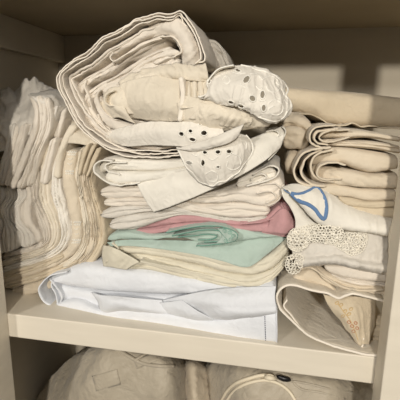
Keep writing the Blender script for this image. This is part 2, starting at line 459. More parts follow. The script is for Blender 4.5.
def napkin_stack():
    b = MB()
    band(b, [(107,222),(125,216),(150,213),(180,211),(200,213),(240,219)], [(108,230),(125,231),(142,228),(160,221),(185,216),(240,222)], [.040,.032,.03,.03], .2, rr=.006, amp=1.2, ply=2, cap=(5,3))
    band(b, [(98,213),(115,207),(140,206),(175,207),(200,213),(240,219),(266,216)], [(99,219),(115,219),(140,214),(175,212),(200,218),(240,222),(268,219)], [.044,.034,.03,.028,.03], .2, rr=.006, amp=1.8, cap=(5,4), ply=2, groove=.002)
    thing('folded_napkin', b, M['grey'], 'off white folded napkin lying right on top of the pink napkin', 'napkin')
    b = MB()
    band(b, [(102,200),(115,198),(140,198),(175,199),(200,205),(240,203),(270,206)], [(103,206),(115,208),(140,207),(175,208),(200,214),(240,219),(269,217)], [.042,.034,.03,.028,.03], .2, rr=.006, amp=1.8, cap=(4,5), ply=2, groove=.0015)
    band(b, [(97,191),(110,186),(140,187),(175,189),(198,194),(231,190),(259,184),(282,176)], [(99,197),(110,200),(140,199),(175,200),(200,205),(240,203),(270,208),(287,192)], [.044,.034,.03,.026,.030], .2, rr=.006, amp=1.8, cap=(4,5), ply=2, groove=.002)
    ribbon(b, [(259,186),(274,184),(282,190),(278,200),(268,206)], .026, .2, .0014, .003)
    ribbon(b, [(256,193),(270,192),(275,198),(266,203)], .024, .2, .0014, .003)
    thing('folded_napkin', b, M['ivory'], 'cream folded napkin with a rounded right end, second below the pointed white flap', 'napkin')
    # small curled cloth peeping out at the right, under the white one
    b = MB()
    band(b, [(236,180),(250,173),(264,168),(274,166)], [(236,190),(250,187),(264,183),(278,178)], .034, .2, rr=.005, amp=1.2, ply=2)
    ribbon(b, [(246,186),(262,182),(275,178),(279,170),(272,166),(262,169),(252,175)], .026, .18, .0016, .003)
    ribbon(b, [(250,180),(256,176),(262,174),(266,177),(262,180),(252,184)], .028, .18, .0014, .002)
    thing('folded_napkin', b, M['offwhite'], 'small off white napkin with curled end, under the right side of the pointed white cloth', 'napkin')
    # napkin whose corner hangs, with rolled left end
    b = MB()
    band(b, [(97,163),(104,158),(131,159),(172,160),(205,158)], [(98,176),(104,172),(118,171),(150,172),(195,168)], [.040,.030,.028,.03], .22, rr=.008, amp=1.2, cap=(6,0))
    band(b, [(104,172),(118,172),(150,172),(195,166)], [(103,180),(118,185),(150,182),(197,174)], [.034,.026,.024,.026], .2, rr=.008, amp=1.2, cap=(5,0))
    ribbon(b, [(112,160),(101,160),(94,165),(94,172),(99,178),(108,183),(120,185),(140,183)], .026, .2, .0018, .002)
    ribbon(b, [(126,163),(112,163),(105,166),(107,171),(113,173),(120,175)], .027, .2, .0016, .002)
    G = patch([[(137,183,.030),(170,174,.028),(200,166,.026),(230,150,.026),(262,134,.030),(282,127,.044)],
               [(142,194,.024),(172,186,.018),(203,176,.014),(232,166,.012),(262,146,.016),(284,136,.034)],
               [(154,212,.024),(172,206,.018),(206,192,.012),(240,176,.010),(266,160,.012),(280,148,.030)]], amp=1.2, fine=.8)
    b.sheet(G, .0016)
    ribbon(b, [(282,127),(285,131),(282,140),(276,151),(268,160)], .034, .2, .0016, .003)
    ribbon(b, [(266,133),(276,131),(279,134),(262,146),(248,152)], .030, .2, .0014, .003)
    thing('folded_cloth', b, M['warmwhite'], 'smooth white cloth with rolled left end and hanging pointed corner, under the eyelet ruffle', 'cloth')
napkin_stack()

# ================================================================== the rolled tablecloth on top
def roll():
    b = MB(); e = MB()
    outer = [(196,62),(204,60),(202,46),(196,30),(187,16),(180,10),(170,14),(158,13),(146,16),(136,18),(125,25),(114,32),(102,38),(93,46),(84,53),(76,57),(66,64),(57,74),(58,88),(62,98),(66,106),(74,120),(86,134),(102,146),(118,153),(140,157),(175,156),(200,152)]
    cx, cy = 135, 88
    def off(pts, d, dy=0, cut=(0, None)):
        P = np.array(pts, float); T = np.gradient(P, axis=0); T /= np.linalg.norm(T, axis=1, keepdims=True)
        Nn = np.stack([-T[:, 1], T[:, 0]], 1)   # inward for this winding
        s = np.sign(((np.array([cx, cy])-P)*Nn).sum(1)); s[s == 0] = 1
        Nn *= s[:, None]
        Q = P+Nn*d; a, z = cut; return [tuple(q) for q in Q[a:z]]
    def scal(pts, a=.9, wl=7.0):
        q = cr(pts, int(sum(math.dist(pts[i], pts[i+1]) for i in range(len(pts)-1))/1.2))
        T = np.gradient(q, axis=0); T /= np.linalg.norm(T, axis=1, keepdims=True); Nn = np.stack([-T[:, 1], T[:, 0]], 1)
        k = np.arange(len(q))*1.2/wl
        return [tuple(v) for v in q+Nn*(a*(np.abs(np.sin(math.pi*k))-.5))[:, None]]
    ribbon(b, scal(outer,.3,9), .028, .24, wav=.006, edge=e, er=.0009, amp=1.6, fine=.35, fr=.03)
    ribbon(b, scal(off(outer, 3.0), .2, 11), .030, .24, wav=.006, edge=e, er=.0009, amp=1.6, fine=.35, fr=.03)
    ribbon(b, scal(off(outer, 6.2, cut=(3, None)), .2, 12), .033, .24, wav=.006, edge=e, er=.0009, amp=1.6, fine=.35, fr=.03)
    ribbon(b, off(outer, 13.5, cut=(4, -1)), .040, .24, wav=.004, th=.0022)
    ribbon(b, off(outer, 16.0, cut=(6, -2)), .044, .24, wav=.004, th=.0018, edge=e)
    # flatter inner folds running up to the right
    def fold(A, B, y, **k):
        k['amp'] = k.get('amp', 1)*1.5; k['fine'] = 1.5; band(b, A, B, y, .2, **k)
    fold([(74,104),(75,86),(86,76),(104,66),(125,52),(150,38),(165,32)], [(80,108),(82,92),(92,82),(110,74),(130,60),(152,47),(168,40)], [.052,.046,.040], rr=.006, cap=(5,5), ply=2, amp=1.5)
    fold([(82,112),(83,96),(96,84),(112,76),(128,66),(150,52),(172,44)], [(90,120),(90,104),(101,93),(116,84),(130,76),(152,62),(172,56)], [.052,.044,.036], rr=.007, cap=(6,6), ply=2, amp=1.6)
    fold([(104,52),(126,38),(150,26),(172,24)], [(104,60),(128,47),(152,36),(170,34)], [.046,.040], rr=.005, cap=(5,5))
    b.sheet(patch([[(150,24,.046),(166,20,.040),(180,20,.036),(190,30,.036),(197,44,.038),(201,62,.044)],
                   [(150,30,.046),(166,27,.034),(177,28,.028),(185,37,.028),(190,50,.030),(193,66,.038)],
                   [(152,38,.050),(164,35,.040),(172,38,.036),(178,46,.036),(182,56,.038),(184,68,.042)]], amp=1.6), .0016)
    ribbon(b, [(160,36),(172,36),(180,44),(182,52),(174,58)], .032, .2, .0014, .003, edge=e, er=.0007)
    fold([(150,58),(166,50),(178,50)], [(154,66),(168,60),(181,57)], [.036,.034], rr=.005, cap=(3,6), amp=2, ply=2)
    fold([(82,110),(88,124),(100,136),(118,145),(145,150),(180,148)], [(92,104),(98,117),(110,128),(126,134),(150,138),(182,136)], [.050,.044,.036,.03], rr=.008, cap=(6,0), amp=1.6)
    fold([(92,98),(96,110),(104,122),(116,131),(135,134)], [(100,92),(104,104),(112,114),(122,121),(137,124)], [.048,.042,.034], rr=.007, cap=(6,4), amp=1.8)
    fold([(100,92),(106,84),(120,80),(134,78)], [(102,106),(110,98),(122,92),(136,92)], [.046,.040], rr=.008, cap=(6,4), amp=2)
    fold([(110,114),(122,120),(140,126),(160,128)], [(108,104),(122,110),(142,114),(162,116)], [.044,.038], rr=.006, cap=(5,4), amp=2)
    fold([(104,88),(128,72),(150,62),(178,54)], [(108,96),(132,82),(156,74),(182,66)], [.046,.040,.038], rr=.006, cap=(6,5), amp=2)
    ribbon(b, [(112,52),(110,58),(114,62),(128,54),(150,42),(162,38)], .034, .2, .0013, .003, edge=e, er=.0007)
    ribbon(b, [(86,80),(84,88),(88,96),(92,110),(100,122),(112,132)], .044, .2, .0013, .003, edge=e, er=.0006)
    ribbon(b, [(100,90),(96,96),(100,106),(108,116),(118,120)], .036, .2, .0013, .003)
    ribbon(b, [(126,140),(112,132),(104,126),(98,114)], .040, .2, .0013, .003, edge=e, er=.0006)
    o = thing('folded_tablecloth', b, M['ivory'], 'large cream tablecloth folded into a thick layered roll on top of the middle stack', 'tablecloth')
    part(o, 'piping', e, M['edge'], 'pale stitched edging')
roll()

# ================================================================== pillowcase with eyelet ruffle
def ruffle_case():
    b = MB()
    # plain body
    G = patch([[(116,92,.040),(122,84,.034),(140,78,.026),(160,76,.024),(180,76,.026)],
               [(118,102,.036),(128,96,.022),(146,92,.012),(164,92,.010),(180,92,.014)],
               [(120,110,.036),(134,108,.022),(150,108,.012),(166,108,.010),(180,108,.014)],
               [(124,116,.040),(140,119,.030),(156,121,.022),(170,122,.020),(179,121,.022)]], amp=1.4)
    b.sheet(G, .0016)
    # crumpled corner left of the body
    b.sheet(patch([[(104,96,.044),(112,88,.038),(124,88,.036)],[(106,106,.040),(116,101,.026),(128,100,.026)],[(112,114,.040),(122,113,.030),(134,114,.028)]], amp=2.4), .0014)
    # cream folds between the two trims
    b.sheet(patch([[(178,96,.016),(196,98,.010),(218,102,.006),(246,107,.010)],
                   [(178,108,.012),(198,110,.002),(222,112,-.002),(264,117,.008)],
                   [(178,120,.014),(198,121,.006),(226,123,.004),(270,124,.012)],
                   [(186,126,.024),(204,129,.014),(224,131,.012),(254,129,.018)]], amp=1.6), .0015)
    ribbon(b, [(180,108),(200,107),(222,112),(246,120)], .004, .03, .0014, .002, rows=5)
    b.sheet(patch([[(98,104,.046),(106,98,.038),(116,99,.030),(124,104,.026)],[(102,112,.044),(110,108,.030),(119,109,.022),(128,114,.024)],[(108,120,.044),(116,118,.030),(126,120,.026),(136,123,.028)]], amp=2.6, fine=1.5), .0014)
    ribbon(b, [(114,90),(106,94),(104,102),(110,106),(118,103),(122,97)], .022, .08, .0014, .003, rows=6)
    b.sheet(patch([[(206,98,.012),(220,104,.006),(236,110,.004),(252,118,.006)],[(200,108,.004),(216,113,-.004),(234,118,-.002),(252,122,.004)],[(190,118,.008),(208,122,.004),(228,126,.006),(248,126,.010)]], amp=2.2), .0014)
    # seam
    e = MB(); b2 = MB()
    band(b2, [(178,76),(180,92),(179,108),(177,122)], [(183,77),(185,92),(184,108),(182,122)], .008, .03, rr=.002, amp=.4, cap=(1,1))
    # gathered strip right of the seam
    xs = [182,185,188,191,194,197,200,203,207]; zz = [0,.004,0,.005,.001,.006,.001,.004,0]
    b.sheet(patch([[(x, 72+(i % 2), .034+zz[i]*.5) for i, x in enumerate(xs)], [(x+.5, 84, .018+zz[i]) for i, x in enumerate(xs)],
                   [(x+1, 96, .010+zz[i]*1.2) for i, x in enumerate(xs)], [(x+1.5, 108, .008+zz[i]) for i, x in enumerate(xs)], [(x, 121, .016+zz[i]*.5) for i, x in enumerate(xs)]], amp=.8, res=.9), .0014)
    # lower cloth run under the body (carries the left lower eyelets)
    hol = [(181.5,134,2.0,1.6,.5),(190.5,131,1.6,1.3,.3),(192.5,139.5,2.6,1.4,.2),(204,133,2.4,1.9,0),(200,124,1.1,.9,0)]
    GL = patch([[(108,132,.046),(122,128,.034),(148,122,.026),(172,122,.016),(196,122,.010),(222,128,.010)],
                [(106,136,.044),(122,136,.028),(148,132,.020),(174,132,.008),(198,134,.002),(224,136,.006)],
                [(110,140,.046),(126,146,.032),(150,145,.024),(174,146,.012),(194,147,.006),(212,144,.010)]], amp=.9, fine=.6, res=.75)
    G2, mk = eyelets(GL, [(h[0],h[1],h[2]*1.25,h[3]*1.25,h[4]) for h in hol]); b3 = MB(); b3.sheet(G2, .0011, mk)
    # ruffle heading above the body
    b.sheet(patch([[(120,84,.044),(132,74,.040),(148,68,.038),(166,66,.036),(184,68,.034),(206,66,.034)],
                   [(124,88,.036),(136,78,.028),(150,74,.026),(166,72,.024),(184,74,.022),(208,74,.024)],
                   [(128,92,.034),(140,82,.030),(152,80,.026),(168,78,.024),(186,80,.022),(210,82,.026)]], amp=3, fine=2), .0014)
    o = thing('pillowcase', b, M['cream'], 'cream pillowcase with white eyelet ruffle spilling over the front of the rolled tablecloth', 'pillowcase')
    part(o, 'seam', b2, M['edge']); part(o, 'ruffle', b3, M['offwhite'], 'flat eyelet trim along the roll front')
    for h in hol: stitch(e, GL, ellipse(*h[:2], h[2]*1.2+.5, h[3]*1.2+.5, h[4]), .00075, up=.0009)
    # --- upper ruffle lobe
    b = MB()
    hol = [(246.5,79.5,3.4,2.1,-.9),(262.5,94.7,1.8,3.2,.1),(252.5,98.5,2.7,2.1,.6),(263.7,108,1.7,2.6,.1),(231,102.5,2.2,1.2,.3),(241,106,2.4,1.2,.4),(209,81.5,1.1,1.6,0),(238,70.5,2.3,1.0,.4)]
    GU = patch([[(209,84,.010),(216,72,.016),(228,66,.020),(240,64,.022),(254,68,.024),(266,71,.024),(279,79,.030),(286,84,.040)],
                [(208,92,.002),(218,82,.004),(230,77,.004),(243,76,.004),(256,80,.004),(268,84,.004),(278,89,.010),(285,95.5,.022)],
                [(204,98,.000),(218,92,-.002),(232,89,-.006),(245,90,-.008),(257,94,-.008),(269,99,-.006),(280,103,.002),(292,107,.018)],
                [(199,98,.004),(216,99,.000),(232,100,-.006),(244,102,-.010),(256,108,-.010),(268,112,-.008),(280,112,.000),(289,115,.014)],
                [(203,98,.006),(216,101,.006),(228,103,.000),(238,104,-.004),(247,110,-.006),(260,118,-.004),(272,122.5,.004),(284,119,.012)]], amp=2.2, fine=.9, res=.75)
    G2, mk = eyelets(GU, [(h[0],h[1],h[2]*1.2,h[3]*1.2,h[4]) for h in hol]); b.sheet(G2, .0011, mk)
    # curled back part of the frill at its left
    ribbon(b, [(198,97),(205,97),(210,91),(209,82),(214,74),(222,68),(234,66)], .008, .05, .0013, .003, edge=e, rows=6)
    for h in hol: stitch(e, GU, ellipse(*h[:2], h[2]*1.2+.5, h[3]*1.2+.5, h[4]), .00075, up=.0009)
    for sw in ([(262,80),(270,76),(277,80),(280,87),(276,92),(269,91),(266,86)], [(268,104),(274,100),(281,103),(283,110),(278,115),(271,114),(269,109),(274,106)],
               [(276,82),(282,90),(284,97),(279,99)], [(256,86),(260,90),(262,88)], [(250,74),(256,74),(262,79)], [(284,100),(289,106),(287,113)], [(222,80),(226,76),(230,80),(227,84),(223,82)],
               [(258,100),(261,101),(266,100)], [(240,84),(244,87),(248,88)], [(232,72),(238,74),(246,73)]):
        stitch(e, GU, sw, .0008, up=.0005)
    edge = [(285,83),(281,80),(279,79),(274,75),(268,73),(264,71),(257,70),(250,67),(241,65)]
    stitch(e, GU, edge, .0010, up=.0006)
    stitch(e, GU, [(285,84),(288,90),(286,96),(290,101),(291,107),(287,112),(284,117),(277,121),(270,121),(264,119),(258,117)], .0011, up=.0006)
    p1 = part(o, 'ruffle', b, M['offwhite'], 'white broderie ruffle with round and oval eyelets')
    # --- lower hanging lobe
    b = MB()
    hol = [(189,163,2.6,1.4,.2),(203,163,1.5,2.6,0),(205,152.5,1.8,1.3,.2),(218,152,2.0,1.6,0),(229,151.5,2.0,1.5,0),(218,167,1.4,.9,0)]
    GD = patch([[(176,147,.012),(190,148,.004),(206,144,.000),(224,138,.002),(238,134,.012),(246,135,.020)],
                [(181,157,.006),(194,157,-.004),(208,154,-.010),(224,149,-.010),(240,143,.000),(253,144,.014)],
                [(188,169,.004),(200,169,-.006),(212,168,-.012),(226,162,-.010),(240,156,-.002),(250,153,.010)],
                [(199,182,.008),(207,185,.000),(215,186,-.004),(228,181,-.002),(238,173,.002),(246,164,.010)]], amp=1.3, fine=.6, res=.75)
    G2, mk = eyelets(GD, [(h[0],h[1],h[2]*1.2,h[3]*1.2,h[4]) for h in hol]); b.sheet(G2, .0011, mk)
    for h in hol: stitch(e, GD, ellipse(*h[:2], h[2]*1.2+.5, h[3]*1.2+.5, h[4]), .00075, up=.0009)
    for sw in ([(226,158),(233,154),(240,158),(240,166),(233,170),(227,167),(228,161)], [(206,174),(212,171),(218,175),(216,181),(209,181)], [(208,158),(213,160),(218,157)], [(192,154),(197,156),(200,152)], [(240,140),(246,142),(246,150)]):
        stitch(e, GD, sw, .0008, up=.0005)
    stitch(e, GD, [(178,150),(183,160),(187,168),(193,173),(199,181),(206,184),(213,186),(219,182),(226,181),(231,177),(239,172),(243,165),(250,157),(253,149),(251,141),(246,135)], .0010, up=.0006)
    # turned-over shaded flap
    b.sheet(patch([[(176,149,.004),(200,142,-.006),(222,134,-.012),(244,124,-.004)],
                   [(186,150,-.002),(204,146,-.012),(222,140,-.018),(242,128,-.008)],
                   [(196,151,-.002),(210,148,-.012),(226,144,-.016),(236,138,-.010)]], amp=.7, fine=.5), .0011)
    p2 = part(o, 'ruffle', b, M['offwhite'], 'white broderie ruffle hanging in a scalloped lobe')
    part(o, 'embroidery', e, M['thread'], 'raised white stitching round eyelets and scallops')
ruffle_case()

# grey-beige cloth deep behind the roll
def behind():
    b = MB()
    band(b, [(196,40),(212,38),(224,50),(230,66)], [(196,62),(208,68),(218,76),(230,84)], .15, .26, rr=.012, amp=5, fine=4, cap=(5,5), ply=3, groove=.006)
    band(b, [(196,78),(212,72),(228,84)], [(196,100),(212,102),(230,104)], .11, .26, rr=.02, amp=3, fine=2, cap=(5,5))
    thing('folded_cloth', b, M['grey'], 'crumpled greyish cloth in the shadow behind the roll and the eyelet ruffle', 'cloth')
behind()

# ================================================================== right stack
def right_stack():
    # open loop cloth at the bottom
    b = MB(); e = MB()
    hem = [(384,301,.012),(366,296,.012),(353,293,.010),(346,295,.010),(339,298,.010),(333,296,.010),(327,293,.010),(313,290.5,.010),(302,287,.010),(290,285,.010),(281.5,288.5,.010),(277,296,.010),(278.6,306,.010),(287,316,.010),(298,327,.010),(308,335.5,.009),(327,344,.006),(353,351.5,.002),(366,354.5,0.0),(384,355.5,0.0)]
    ribbon(b, hem, .008, .26, .0018, .001, edge=e, er=.0017, amp=.5, fine=.5, n=150)
    hem2 = [(287,300),(284,306),(291,315),(300,327),(309,334),(328,342.5),(345,350),(354,352),(362,347),(364,338)]
    ribbon(b, hem2, .014, .24, .0014, .002, edge=e, er=.0012, amp=.6, fine=.5)
    # inside of the pocket
    b.sheet(patch([[(284,292,.14),(300,291,.15),(318,293,.15),(336,296,.15)],[(288,304,.15),(304,308,.17),(318,312,.17),(336,312,.16)],[(298,322,.13),(312,322,.12),(326,320,.10),(340,322,.09)],[(312,334,.07),(326,337,.06),(342,344,.04),(358,348,.024)]], amp=2), .0014)
    o = thing('folded_cloth', b, M['cream'], 'cream cloth with piped hem standing open as a wide loop, lowest in the right stack', 'cloth')
    part(o, 'piping', e, M['edge'], 'pale piped hem line')
    b = MB(); e = MB(); g_ = MB()
    G = patch([[(323,294,.026),(336,297,.024),(352,296,.026),(376,300,.040)],
               [(328,305,.020),(342,308,.014),(356,310,.016),(376,312,.034)],
               [(342,323,.016),(350,324,.010),(360,325,.014),(374,328,.03)],
               [(357,343,.014),(360,345,.012),(363,344,.014),(368,344,.020)]], amp=1.0)
    b.sheet(G, .0014)
    band(b, [(360,318),(372,318),(384,320)], [(362,340),(372,345),(382,348)], .03, .2, rr=.01, ply=3, cap=(4,0))
    o = thing('folded_cloth', b, M['tan'], 'tan cloth corner with rust and gold flower embroidery, tucked inside the open cream loop', 'cloth')
    for c in [(352,326),(355.5,323),(357,328),(353.5,331),(349,322)]: stitch(e, G, ellipse(c[0], c[1], 1.7, 1.3, .5, 8), .0008)
    for c in [(345,311),(349,314),(343,316),(351,309),(337,303),(341,305)]: stitch(g_, G, ellipse(c[0], c[1], 1.9, 1.2, -.4, 8), .0008)
    stitch(g_, G, [(338,304),(344,312),(350,320),(355,331),(358,340)], .0007)
    part(o, 'embroidery', e, M['rust'], 'rust coloured flower stitching'); part(o, 'embroidery', g_, M['gold'], 'gold leaf stitching')
    # layers above the pocket
    b = MB()
    ribbon(b, [(296,271),(310,268),(325,277),(340,286),(358,291),(384,291)], .020, .22, .0014, .003)
    band(b, [(290,280),(297,273),(312,269),(322,276),(333,286)], [(297,284),(308,286),(320,289),(330,292),(338,294)], .030, .22, rr=.012, cap=(5,4), amp=1.5)
    band(b, [(314,268),(328,274),(342,280),(360,286),(386,287)], [(320,278),(332,286),(344,291),(360,293),(386,297)], .024, .22, rr=.006, cap=(4,0), ply=2)
    thing('folded_napkin', b, M['ecru'], 'beige folded napkin whose edges run just above the open cream loop', 'napkin')
    b = MB()
    band(b, [(322,264),(345,266),(386,272)], [(326,272),(346,279),(386,284)], .022, .22, rr=.008, cap=(5,0), ply=1)
    band(b, [(328,273),(348,279),(386,283)], [(334,278),(352,285),(386,288)], .026, .22, rr=.006, cap=(4,0), ply=2)
    thing('folded_napkin', b, M['ivory'], 'ivory folded napkin directly under the off white lace edged cloth', 'napkin')
    # off white cloth with crochet edge
    b = MB(); lcs = []
    G = patch([[(293,236,.026),(310,232,.022),(330,230,.020),(360,230,.020),(388,234,.026)],
               [(292,246,.016),(312,244,.008),(332,242,.006),(360,244,.008),(388,248,.016)],
               [(294,257,.012),(312,256,.004),(334,254,.002),(360,258,.006),(388,262,.014)],
               [(298,267,.016),(314,265,.010),(336,264,.008),(356,268,.008),(388,273,.018)],
               [(300,268,.10),(314,267,.10),(336,266,.10),(356,270,.10),(388,275,.10)]], amp=1.0)
    b.sheet(G, .0016)
    o = thing('lace_edged_cloth', b, M['grey'], 'pale grey white cloth with crochet corner, under the cloth with the blue motif', 'cloth')
    lc = MB(); lace_patch(lc, G, [(289,258),(296,255),(302,258),(301,264),(298,271),(291,272),(287,266)]); lcs.append(lc)
    lc = MB(); lace_patch(lc, G, [(334,229),(362,229),(366,238),(362,250),(352,254),(344,250),(337,246),(333,238)], 3.2, r=.0022); lcs.append(lc)
    for lc in lcs: part(o, 'crochet_lace', lc, M['lace'], 'knotted cream crochet lace')
    # blue motif cloth
    b = MB(); lcs = []
    G1 = patch([[(281,189,.012),(286,186,.016),(292,184,.024)],
                [(283,197,.006),(288,194,.010),(296,194,.020)],
                [(290,207,.006),(296,205,.010),(304,209,.018)],
                [(295,219,.008),(302,218,.010),(310,219,.016)],
                [(295,231,.008),(306,228,.010),(318,226,.014)],
                [(294,238,.006),(308,236,.006),(322,234,.010)]], amp=.7, fine=.5)
    b.sheet(G1, .0016)
    G = patch([[(282,187,.010),(294,184,.020),(317,186,.026),(337,196,.032),(358,206,.034),(392,214,.040)],
               [(285,189,.004),(297,191,.008),(320,195,.010),(340,206,.014),(362,216,.016),(392,221,.020)],
               [(289,191,.002),(300,199,.000),(320,207,.002),(342,216,.006),(362,223,.008),(390,227,.012)],
               [(294,195,.004),(304,209,.002),(318,222,.002),(338,227,.004),(362,230,.006),(388,234,.010)],
               [(296,196,.012),(306,210,.010),(319,224,.010),(338,229,.012),(362,232,.014),(388,236,.018)]], amp=.9, fine=.6, res=1.1)
    b.sheet(G, .0016)
    o = thing('lace_edged_cloth', b, M['warmwhite'], 'white cloth with a blue outlined motif and crochet lace edge, folded to a point', 'cloth')
    s = MB()
    motif = [(291,193.4),(297,194.5),(303,193.5),(309,191),(316,187.8),(321,192),(325,200),(326.3,210),(324,219),(319,215),(315,209.5),(308,204.5),(300,201.5),(295,197.5),(291,193.4)]
    q = cr(motif, 60); L_ = lift(G[:int(G.shape[0]*.86)], q, .0007)
    s.tube(L_, .0024, 8, flat=.5)
    s.tube(lift(G, cr([(284,189.5),(287,192),(291,193.5)], 8), .0002), .0007, 6)
    part(o, 'motif', s, M['blue'], 'satin stitched blue outline')
    lc = MB(); lace_patch(lc, G1, [(289,237),(293,231),(300,229),(308,227),(318,226),(321,233),(312,236),(306,240),(304,247),(297,250),(290,246)]); lcs.append(lc)
    Gl = patch([[(288,234,.006),(306,230,.008),(322,226,.006),(344,228,.006)],[(289,241,.004),(306,238,.004),(322,234,.002),(344,236,.002)],[(290,249,.008),(306,247,.008),(322,243,.004),(344,244,.004)]], amp=.5)
    lc = MB(); lace_patch(lc, Gl, [(289,238),(295,233),(304,232),(308,238),(305,246),(297,250),(290,246)]); lcs.append(lc)
    lc = MB(); lace_patch(lc, Gl, [(306,230),(324,225),(340,229),(343,238),(334,243),(322,241),(312,240)], 3.2, r=.0022); lcs.append(lc)
    for lc in lcs: part(o, 'crochet_lace', lc, M['lace'], 'knotted cream crochet lace')
    # napkins above
    b = MB()
    band(b, [(345,204),(365,206),(395,207)], [(358,213),(370,217),(395,220)], .024, .22, rr=.008, cap=(5,0))
    band(b, [(336,196),(350,198),(366,201),(395,201)], [(344,205),(356,208),(370,209),(395,208)], .022, .22, rr=.006, cap=(4,0))
    thing('folded_napkin', b, M['tan'], 'tan folded napkin lying right on top of the cloth with the blue motif', 'napkin')
    b = MB()
    band(b, [(318,187),(330,184),(345,186),(362,189),(396,191)], [(324,193),(338,197),(350,198),(368,202),(396,201)], .022, .22, rr=.008, cap=(5,0), amp=1.3)
    thing('folded_napkin', b, M['ecru'], 'thin peach beige folded napkin under the large swirled fold, right stack', 'napkin')
    b = MB()
    band(b, [(310,152),(318,148),(331,146),(348,148),(362,150),(398,156)], [(306,166),(322,166),(340,164),(356,170),(372,174),(398,170)], [.046,.030,.022,.020,.024], .24, rr=.012, cap=(6,0), amp=1.4)
    band(b, [(312,164),(330,168),(350,171),(376,175),(398,174)], [(308,180),(325,185),(345,187),(366,189),(398,191)], [.040,.024,.018,.020,.024], .24, rr=.010, cap=(6,0), amp=1.4)
    ribbon(b, [(331,147),(316,149),(304,154),(297,162),(294,172),(298,181),(308,186),(325,187)], .018, .22, .0022, .003)
    ribbon(b, [(322,150),(311,154),(304,161),(301,170),(304,178),(312,184),(326,186)], .020, .22, .0022, .003)
    ribbon(b, [(334,150),(322,152),(314,158),(311,167),(314,176),(321,181),(334,182)], .020, .22, .0022, .003)
    ribbon(b, [(346,165),(336,162),(326,163),(319,168),(318,176),(326,180),(342,180)], .018, .2, .0018, .003)
    thing('folded_napkin', b, M['ecru'], 'thick beige napkin with large swirled left end, in the right stack', 'napkin')
    b = MB()
    band(b, [(316,130),(330,127),(346,129),(358,130),(376,132),(400,137)], [(320,139),(335,139),(350,139),(364,138),(378,139),(400,142)], [.040,.030,.026,.026], .24, rr=.008, cap=(5,0), amp=1.4)
    band(b, [(322,139),(338,140),(354,141),(376,142),(400,146)], [(316,145),(335,146),(356,148),(376,150),(400,154)], [.036,.026,.024,.026], .24, rr=.006, cap=(5,0), ply=2)
    ribbon(b, [(336,125),(322,126),(313,129),(309,136),(311,143),(317,147),(334,149)], .022, .24, .0018, .003)
    ribbon(b, [(338,128),(325,130),(317,132),(314,138),(317,143),(328,145)], .022, .22, .0018, .003)
    ribbon(b, [(350,137),(336,140),(326,141),(320,138),(324,134),(332,132),(350,130)], .022, .22, .0016, .002)
    thing('folded_napkin', b, M['ecru'], 'beige napkin with tight coiled left end, under the long flat cloth', 'napkin')
    b = MB()
    band(b, [(276,86),(285,86),(325,89),(360,92),(412,98)], [(276,110),(298,114),(325,124),(352,127),(412,130)], [.13,.12,.12,.11], .30, rr=.02, cap=(2,0), amp=1.3, fine=.6)
    e = MB()
    ribbon(b, [(290,113),(300,114),(312,116),(322,121),(330,125),(345,126),(352,124),(362,127),(372,126),(384,128),(404,128)], .10, .24, .0014, .006, amp=1.5)
    thing('folded_cloth', b, M['tan'], 'long flat beige cloth lying on top of the right stack against the back wall', 'cloth')
    # crumpled lace cloth in the gap
    b = MB()
    band(b, [(282,116),(290,112),(302,114),(314,124)], [(280,130),(290,128),(302,130),(310,138)], [.09,.08,.08], .26, rr=.02, cap=(5,5), amp=3, fine=2.5)
    band(b, [(280,128),(292,126),(306,130),(312,140)], [(282,148),(290,150),(298,150),(306,152)], [.08,.07,.07], .24, rr=.015, cap=(5,5), amp=3, fine=2.5)
    band(b, [(286,150),(296,150),(302,156)], [(284,176),(292,176),(296,180)], [.08,.08], .24, rr=.02, cap=(5,5), amp=3, fine=2)
    thing('folded_cloth', b, M['ecru'], 'crumpled beige cloth sunk in the shadowy gap between middle and right stacks', 'cloth')
right_stack()

